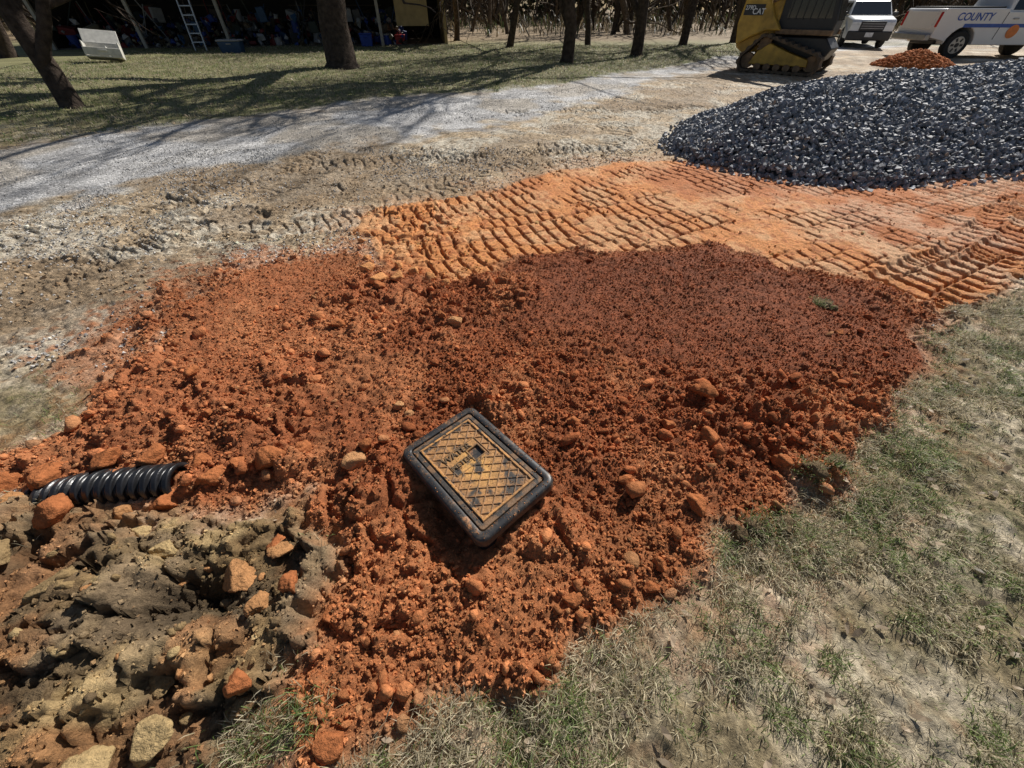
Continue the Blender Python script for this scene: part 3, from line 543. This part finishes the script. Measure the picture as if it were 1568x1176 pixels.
n=1300;px=rng.uniform(-8.9,7,n);py=rng.uniform(.0,4.5,n);s=rng.uniform(.03,.16,n);pz=.05+rng.random(n)**2.2*1.1;ci=np.array(cols)[rng.integers(0,10,n)]*rng.uniform(.5,1.8,(n,1))
jk=scatter("junk_heap",ST,np.stack([px,py,pz],1),s,ci,STM,False);jk.parent=cl
def bin_obj(name,loc,size,mat,lidm,rz):
    e=empty(name,loc,rz);w,d,h=size
    box("body",(w*.88,d*.88,h),(0,0,h/2),mat,e,.03,(0,0,0),(1.12,1.12));box("lid",(w*1.04,d*1.04,.06),(0,0,h+.03),lidm,e,.02);box("handle",(.2,.04,.04),(0,-d*.53,h*.8),lidm,e,.01);return e
bin_obj("cooler",(-12.4,22.6,hz(-12.4,22.6)),(.95,.5,.40),CM[5],CM[8],.1)
BB=plain("blue_plastic",(.02,.06,.32),.5);RB=plain("red_plastic",(.32,.02,.02),.5)
bin_obj("storage_bin",(-7.4,26.2,.0),(.6,.45,.45),BB,BB,.2);bin_obj("storage_bin",(-6.6,26.9,.0),(.5,.45,.40),BB,CM[8],-.3);bin_obj("storage_bin",(-5.9,27.2,0),(.5,.4,.35),RB,RB,.1)
LAD=plain("ladder_aluminium",(.42,.43,.45),.4,.6);e=empty("step_ladder",(-14.3,23.4,0),.15,rx=math.radians(-9))
for sx in(-.24,.24):box("rail_%d"%(sx>0),(.05,.08,2.7),(sx,0,1.35),LAD,e,.005)
for i in range(8):box("rung_%d"%i,(.44,.09,.04),(0,0,.3+.3*i),LAD,e,.005)
# white open-topped box lying tilted on the lawn
WH=plain("white_paint",(.66,.64,.58),.6);e=empty("white_box",(-15.0,18.6,hz(-15.0,18.6)+.05),.55,rx=-.22,ry=.10)
box("base_panel",(1.05,.62,.04),(0,0,.05),WH,e,.01)
box("rear_panel",(1.05,.04,.46),(0,.29,.31),WH,e,.01);box("front_panel",(1.05,.04,.22),(0,-.29,.19),WH,e,.01)
for sx in(-.5,.5):box("side_panel_%d"%(sx>0),(.04,.53,.40),(sx,0,.28),WH,e,.01)
box("divider",(.03,.53,.30),(.12,0,.22),WH,e,.005);box("hinged_lid",(1.05,.04,.5),(0,.42,.72),WH,e,.01,(-.5,0,0));box("handle",(.25,.03,.04),(0,-.325,.22),TRMx if False else WH,e,.005)
# ------------------------------------------------------------ vehicles
TIRE=plain("tire_rubber",(.025,.025,.025),.85);CHR=plain("alloy",(.35,.35,.36),.35,.8);GLS=plain("dark_glass",(.02,.025,.03),.08,var=.1,spec=.8);WPT=plain("white_car_paint",(.78,.79,.80),.25,var=.03,vs=2);TRM=plain("dark_trim",(.03,.03,.032),.5);REDL=plain("tail_lamp",(.45,.02,.02),.2);HL=plain("head_lamp",(.7,.72,.75),.1);BLU=plain("blue_decal",(.03,.10,.42),.35);ORD=plain("orange_decal",(.75,.22,.05),.4)
def arch(cx,r,z0,k=9):
    return [(cx+r*math.cos(math.pi*i/k),z0+r*math.sin(math.pi*i/k)) for i in range(k+1)]
def wheel(par,nm,x,y,r,w=.24):
    cyl(nm+"_tire",r,w,(x,y,r),TIRE,par,bevel=.04,seg=36);s=1 if y>0 else -1
    cyl(nm+"_rim",r*.62,.03,(x,y+s*(w/2-.005),r),CHR,par,bevel=.008)
    cyl(nm+"_hub",r*.16,.05,(x,y+s*(w/2+.01),r),TRM,par,bevel=.008)
    for i in range(6):
        a=i*math.pi/3;box(nm+"_window_%d"%i,(r*.26,.012,r*.16),(x+math.cos(a)*r*.4,y+s*(w/2+.012),r+math.sin(a)*r*.4),TRM,par,.005,(0,-a,0))
def suv(loc,rz):
    e=empty("parked_suv",loc,rz)
    pts=[(-2.45,.42)]+[( -1.93,.36)]+arch(-1.45,.42,.36)[::-1]+arch(1.48,.42,.36)[::-1]+[(2.3,.34),(2.46,.5),(2.46,.9),(2.36,1.04),(1.35,1.14),(.95,1.15),(-2.3,1.15),(-2.45,1.0)]
    prof("body",pts,1.95,WPT,e,.06,tz=lambda x,z:(1-.05*max(0,(z-.9)/.25))*(1-.10*max(0,(abs(x)-2.0)/.45)))
    prof("cabin",[(1.1,1.15),(.35,1.66),(0,1.72),(-1.9,1.70),(-2.15,1.6),(-2.4,1.15)],1.84,WPT,e,.05,tz=lambda x,z:1-.2*(z-1.15)/.57)
    prof("windshield",[(1.02,1.17),(.36,1.62),(.40,1.64),(1.07,1.18)],1.66,GLS,e,.0,loc=(.03,0,.01),tz=lambda x,z:1-.16*(z-1.15)/.57)
    for s in(-1,1):
        for i,(a,b) in enumerate(((.75,-.3),(-.36,-1.25),(-1.31,-2.1))):
            bm=bmesh.new();f=lambda z:(.92*(1-.2*(z-1.15)/.57)+.006)*s
            q=[(a,f(1.2),1.2),(a-(.5 if i==0 else 0),f(1.6),1.6),(b,f(1.6),1.6),(b,f(1.2),1.2)];bm.faces.new([bm.verts.new(v) for v in q]);frombm("side_glass_%d_%d"%(i,s>0),bm,GLS,e)
        box("head_lamp_%d"%(s>0),(.12,.42,.14),(2.40,s*.66,.88),HL,e,.02);box("mirror_%d"%(s>0),(.14,.22,.16),(.75,s*1.06,1.2),TRM,e,.03);box("fog_%d"%(s>0),(.05,.2,.1),(2.47,s*.7,.5),TRM,e,.01)
    box("grille",(.06,1.0,.34),(2.46,0,.80),TRM,e,.02);box("lower_bumper",(.14,1.8,.34),(2.44,0,.46),TRM,e,.04);box("plate",(.02,.32,.16),(2.52,0,.5),HL,e,.003)
    for i in range(3):box("grille_bar_%d"%i,(.02,.9,.02),(2.495,0,.72+.08*i),CHR,e,.003)
    for s in(-1,1):
        wheel(e,"front_wheel_%d"%(s>0),1.48,s*.84,.37);wheel(e,"rear_wheel_%d"%(s>0),-1.45,s*.84,.37)
    box("underbody",(4.2,1.5,.3),(0,0,.42),TRM,e,.02)
def pickup(loc,rz):
    e=empty("pickup_truck",loc,rz)
    rw,fw=-1.95,1.75
    pts=[(-3.05,.62),(-2.5,.52)]+arch(rw,.52,.42)[::-1]+arch(fw,.52,.42)[::-1]+[(2.75,.45),(2.92,.6),(2.92,1.1),(2.8,1.2),(1.4,1.32),(-.75,1.34),(-.78,1.42),(-3.0,1.42),(-3.05,1.38)]
    prof("body",pts,2.02,WPT,e,.05)
    prof("cab",[(1.35,1.32),(.55,1.86),(.2,1.93),(-.5,1.93),(-.68,1.85),(-.76,1.32)],1.86,WPT,e,.05,tz=lambda x,z:1-.16*(z-1.32)/.6)
    prof("windshield",[(1.26,1.34),(.58,1.80),(.62,1.82),(1.31,1.35)],1.7,GLS,e,0,loc=(.03,0,.01))
    for s in(-1,1):
        bm=bmesh.new();f=lambda z:(.93*(1-.16*(z-1.32)/.6)+.008)*s
        bm.faces.new([bm.verts.new(v) for v in[(1.05,f(1.38),1.38),(.5,f(1.82),1.82),(-.55,f(1.82),1.82),(-.62,f(1.38),1.38)]]);frombm("side_glass_%d"%(s>0),bm,GLS,e)
        box("tail_lamp_%d"%(s>0),(.10,.10,.42),(-3.03,s*.95,1.12),REDL,e,.02);box("head_lamp_%d"%(s>0),(.14,.36,.22),(2.88,s*.78,1.0),HL,e,.02)
        wheel(e,"rear_wheel_%d"%(s>0),rw,s*.88,.41,.28);wheel(e,"front_wheel_%d"%(s>0),fw,s*.88,.41,.28)
        box("blue_stripe_%d"%(s>0),(4.4,.012,.10),(.1,s*1.018,.96),BLU,e,.0);box("door_line_%d"%(s>0),(.02,.01,.75),(-.78,s*1.013,.95),TRM,e,0);box("door_handle_%d"%(s>0),(.2,.03,.04),(-.4,s*1.03,1.15),CHR,e,.01)
        cyl("door_badge_%d"%(s>0),.19,.012,(-.25,s*1.026,.80),ORD,e,bevel=0)
        box("mirror_%d"%(s>0),(.12,.24,.24),(1.0,s*1.14,1.38),TRM,e,.03)
    text("side_lettering","COUNTY",.30,(-1.85,-1.02,1.19),(math.pi/2,0,0),BLU,e,.003)
    text("side_lettering_2","SERVICES",.16,(.35,-1.02,1.14),(math.pi/2,0,0),BLU,e,.003)
    box("tailgate_panel",(.03,1.5,.5),(-3.06,0,1.1),WPT,e,.02);box("rear_bumper",(.2,1.9,.2),(-3.12,0,.62),CHR,e,.03);box("underbody",(5.2,1.3,.3),(0,0,.55),TRM,e,.02);box("grille",(.06,1.2,.4),(2.93,0,.95),TRM,e,.02)
    box("bed_cover",(2.1,1.7,.05),(-1.9,0,1.45),TRM,e,.01)
suv((17.9,27.0,0),math.radians(-112));pickup((19.0,20.5,0),math.radians(-3))
def loader(loc,rz):
    YL=plain("yellow_machine_paint",(.48,.29,.045),.5,var=.35,vs=4);BKP=plain("cab_black",(.02,.02,.022),.45);TRK=plain("rubber_track",(.12,.085,.055),.9,var=.4,bump=.4);STL=plain("muddy_steel",(.22,.14,.08),.8,var=.4)
    e=empty("compact_track_loader",loc,rz)
    circ=[(.82,.27,.25),(-.98,.27,.25),(-.62,.66,.23)]
    raw=[]
    for cx,cz,r in circ:
        for i in range(48):raw.append((cx+r*math.cos(i*math.pi/24),cz+r*math.sin(i*math.pi/24)))
    raw=sorted(set(raw))
    def half(p):
        h=[]
        for q in p:
            while len(h)>=2 and (h[-1][0]-h[-2][0])*(q[1]-h[-2][1])-(h[-1][1]-h[-2][1])*(q[0]-h[-2][0])<=0:h.pop()
            h.append(q)
        return h
    hull=np.array(half(raw)[:-1]+half(raw[::-1])[:-1])
    cl=np.vstack([hull,hull[:1]]);sl=np.concatenate([[0],np.cumsum(np.linalg.norm(np.diff(cl,axis=0),axis=1))]);nn=104
    t=np.linspace(0,sl[-1],nn,endpoint=False);px=np.interp(t,sl,cl[:,0]);pz=np.interp(t,sl,cl[:,1])
    tx=np.roll(px,-1)-np.roll(px,1);tz_=np.roll(pz,-1)-np.roll(pz,1);l=np.hypot(tx,tz_);nx_,nz_=tz_/l,-tx/l
    for s in(-1,1):
        y0=s*.78;w=.22;bm=bmesh.new();rings=[]
        for i in range(nn):
            lug=.035 if i%4<2 else 0;a=(px[i]+nx_[i]*lug,pz[i]+nz_[i]*lug);b=(px[i]-nx_[i]*.05,pz[i]-nz_[i]*.05)
            rings.append([bm.verts.new((a[0],y0-w,a[1])),bm.verts.new((a[0],y0+w,a[1])),bm.verts.new((b[0],y0+w,b[1])),bm.verts.new((b[0],y0-w,b[1]))])
        for i in range(nn):
            a=rings[i];b=rings[(i+1)%nn]
            for k in range(4):bm.faces.new((a[k],a[(k+1)%4],b[(k+1)%4],b[k]))
        frombm("track_%d"%(s>0),bm,TRK,e,smooth=False)
        cyl("front_idler_%d"%(s>0),.19,.12,(.82,y0,.27),STL,e);cyl("rear_idler_%d"%(s>0),.19,.12,(-.98,y0,.27),STL,e);cyl("sprocket_%d"%(s>0),.17,.14,(-.62,y0,.66),STL,e)
        for k in range(5):cyl("roller_%d_%d"%(k,s>0),.10,.3,(-.62+.28*k,y0,.15),STL,e)
        for k in range(10):box("sprocket_tooth_%d_%d"%(k,s>0),(.05,.1,.05),(-.62+.18*math.cos(k*.628),y0+s*.03,.66+.18*math.sin(k*.628)),STL,e,.004,(0,-k*.628,0))
        prof("track_frame_%d"%(s>0),[(-.9,.2),(.75,.2),(.72,.36),(.1,.52),(-.45,.70),(-.75,.5)],.30,YL,e,.02,loc=(0,y0,0))
        prof("lift_arm_%d"%(s>0),[(-1.45,1.45),(-1.40,1.85),(-.9,2.1),(.2,2.75),(1.2,3.05),(1.75,2.75),(1.65,2.6),(1.15,2.82),(.3,2.5),(-.9,1.6)],.13,YL,e,.02,loc=(0,s*.70,0))
        prof("rear_tower_%d"%(s>0),[(-1.50,.62),(-1.62,1.1),(-1.55,1.9),(-1.1,1.95),(-.60,1.25),(-.35,.98),(-.75,.96),(-1.15,.80)],.30,YL,e,.04,loc=(0,s*.66,0))
        cyl("lift_cylinder_%d"%(s>0),.045,1.3,(-.55,s*.58,1.75),STL,e,(0,math.radians(62),0))
    prof("engine_body",[(-1.55,.55),(-1.66,1.0),(-1.5,1.6),(-.55,1.66),(-.5,.5),(-1.3,.42)],1.12,YL,e,.05)
    prof("chassis",[(-.9,.3),(1.0,.3),(1.15,.6),(.9,.85),(-.9,.85)],1.1,BKP,e,.03)
    prof("cab_frame",[(-.6,.85),(.95,.85),(.98,1.2),(.75,2.02),(.55,2.08),(-.6,2.08)],.98,BKP,e,.04)
    for s in(-1,1):
        prof("cab_side_glass_%d"%(s>0),[(-.35,1.25),(.82,1.25),(.66,1.95),(-.35,1.95)],.012,GLS,e,0,loc=(0,s*.497,0))
        for k in range(6):box("cab_guard_%d_%d"%(k,s>0),(.025,.02,.75),(-.3+.19*k,s*.515,1.6),BKP,e,.002)
        box("cab_sill_%d"%(s>0),(1.5,.22,.12),(.25,s*.56,.95),STL,e,.02)
    box("front_glass",(.02,.75,.72),(.90,0,1.55),GLS,e,0,(0,math.radians(-15),0))
    box("roof_cap",(1.35,1.0,.08),(.0,0,2.12),BKP,e,.02)
    for k in range(5):box("rear_louver_%d"%k,(.03,.7,.05),(-1.66+.03*k,0,.95+.11*k),BKP,e,.004,(0,.2,0))
    for s in(-1,1):box("side_label_%d"%(s>0),(.56,.012,.24),(-1.24,s*.817,1.42),BKP,e,.002)
    text("label_text","279D",.13,(-1.36,-.825,1.46),(math.pi/2,0,0),WPT,e,.003);text("label_text_2","CAT",.18,(-1.1,-.825,1.38),(math.pi/2,0,0),WPT,e,.003)
    box("coupler",(.1,1.2,.5),(1.78,0,2.55),STL,e,.02,(0,.2,0))
    prof("bucket",[(1.85,2.3),(2.55,2.27),(2.57,2.30),(2.05,2.37),(1.92,2.6),(1.98,2.87),(1.92,2.91),(1.85,2.7)],1.85,STL,e,.008)
    for s in(-1,1):prof("bucket_side_%d"%(s>0),[(1.86,2.3),(2.55,2.29),(2.0,2.89),(1.86,2.75)],.03,STL,e,.004,loc=(0,s*.925,0))
loader((8.75,15.9,hz(8.75,15.9)+.02),math.radians(-41))
n=2600;a=rng.uniform(0,2*np.pi,n);rr_=np.sqrt(rng.random(n));x=13.9+1.3*rr_*np.cos(a);y=17.3+.8*rr_*np.sin(a);z=.38*(1-rr_**1.5)*1.0;s=rng.uniform(.03,.10,n)
scatter("red_dirt_heap",MP,np.stack([x,y,z],1),s,np.tile([.46,.16,.06],(n,1))*rng.uniform(.7,1.3,(n,1)),SOIL,True,.8)
# ------------------------------------------------------------ light, sky, camera
el=math.radians(39);azm=math.radians(36)
w=bpy.data.worlds.new("World");sc.world=w;w.use_nodes=True;nt=w.node_tree;bg=nt.nodes['Background'];sk=nt.nodes.new('ShaderNodeTexSky');sk.sky_type='NISHITA';sk.sun_disc=False;sk.sun_elevation=el;sk.sun_rotation=azm
nt.links.new(sk.outputs[0],bg.inputs[0]);bg.inputs[1].default_value=.05
sl=bpy.data.lights.new("sun",'SUN');sl.energy=5.0;sl.angle=math.radians(.5);sl.color=(1,.96,.90);so=bpy.data.objects.new("sun",sl);COL.objects.link(so)
d=Vector((math.sin(azm)*math.cos(el),math.cos(azm)*math.cos(el),math.sin(el)));so.rotation_euler=(-d).to_track_quat('-Z','Y').to_euler();so.location=(5,8,10)
cam=bpy.data.cameras.new("camera");co=bpy.data.objects.new("camera",cam);COL.objects.link(co);co.location=(0,0,1.5);co.rotation_euler=(math.radians(45.44),0,0);cam.lens=13.52;cam.sensor_width=36;cam.clip_end=600;cam.clip_start=.02;sc.camera=co
sc.view_settings.view_transform='Standard';sc.view_settings.look='None';sc.view_settings.exposure=0
print("done",time.time()-T0)
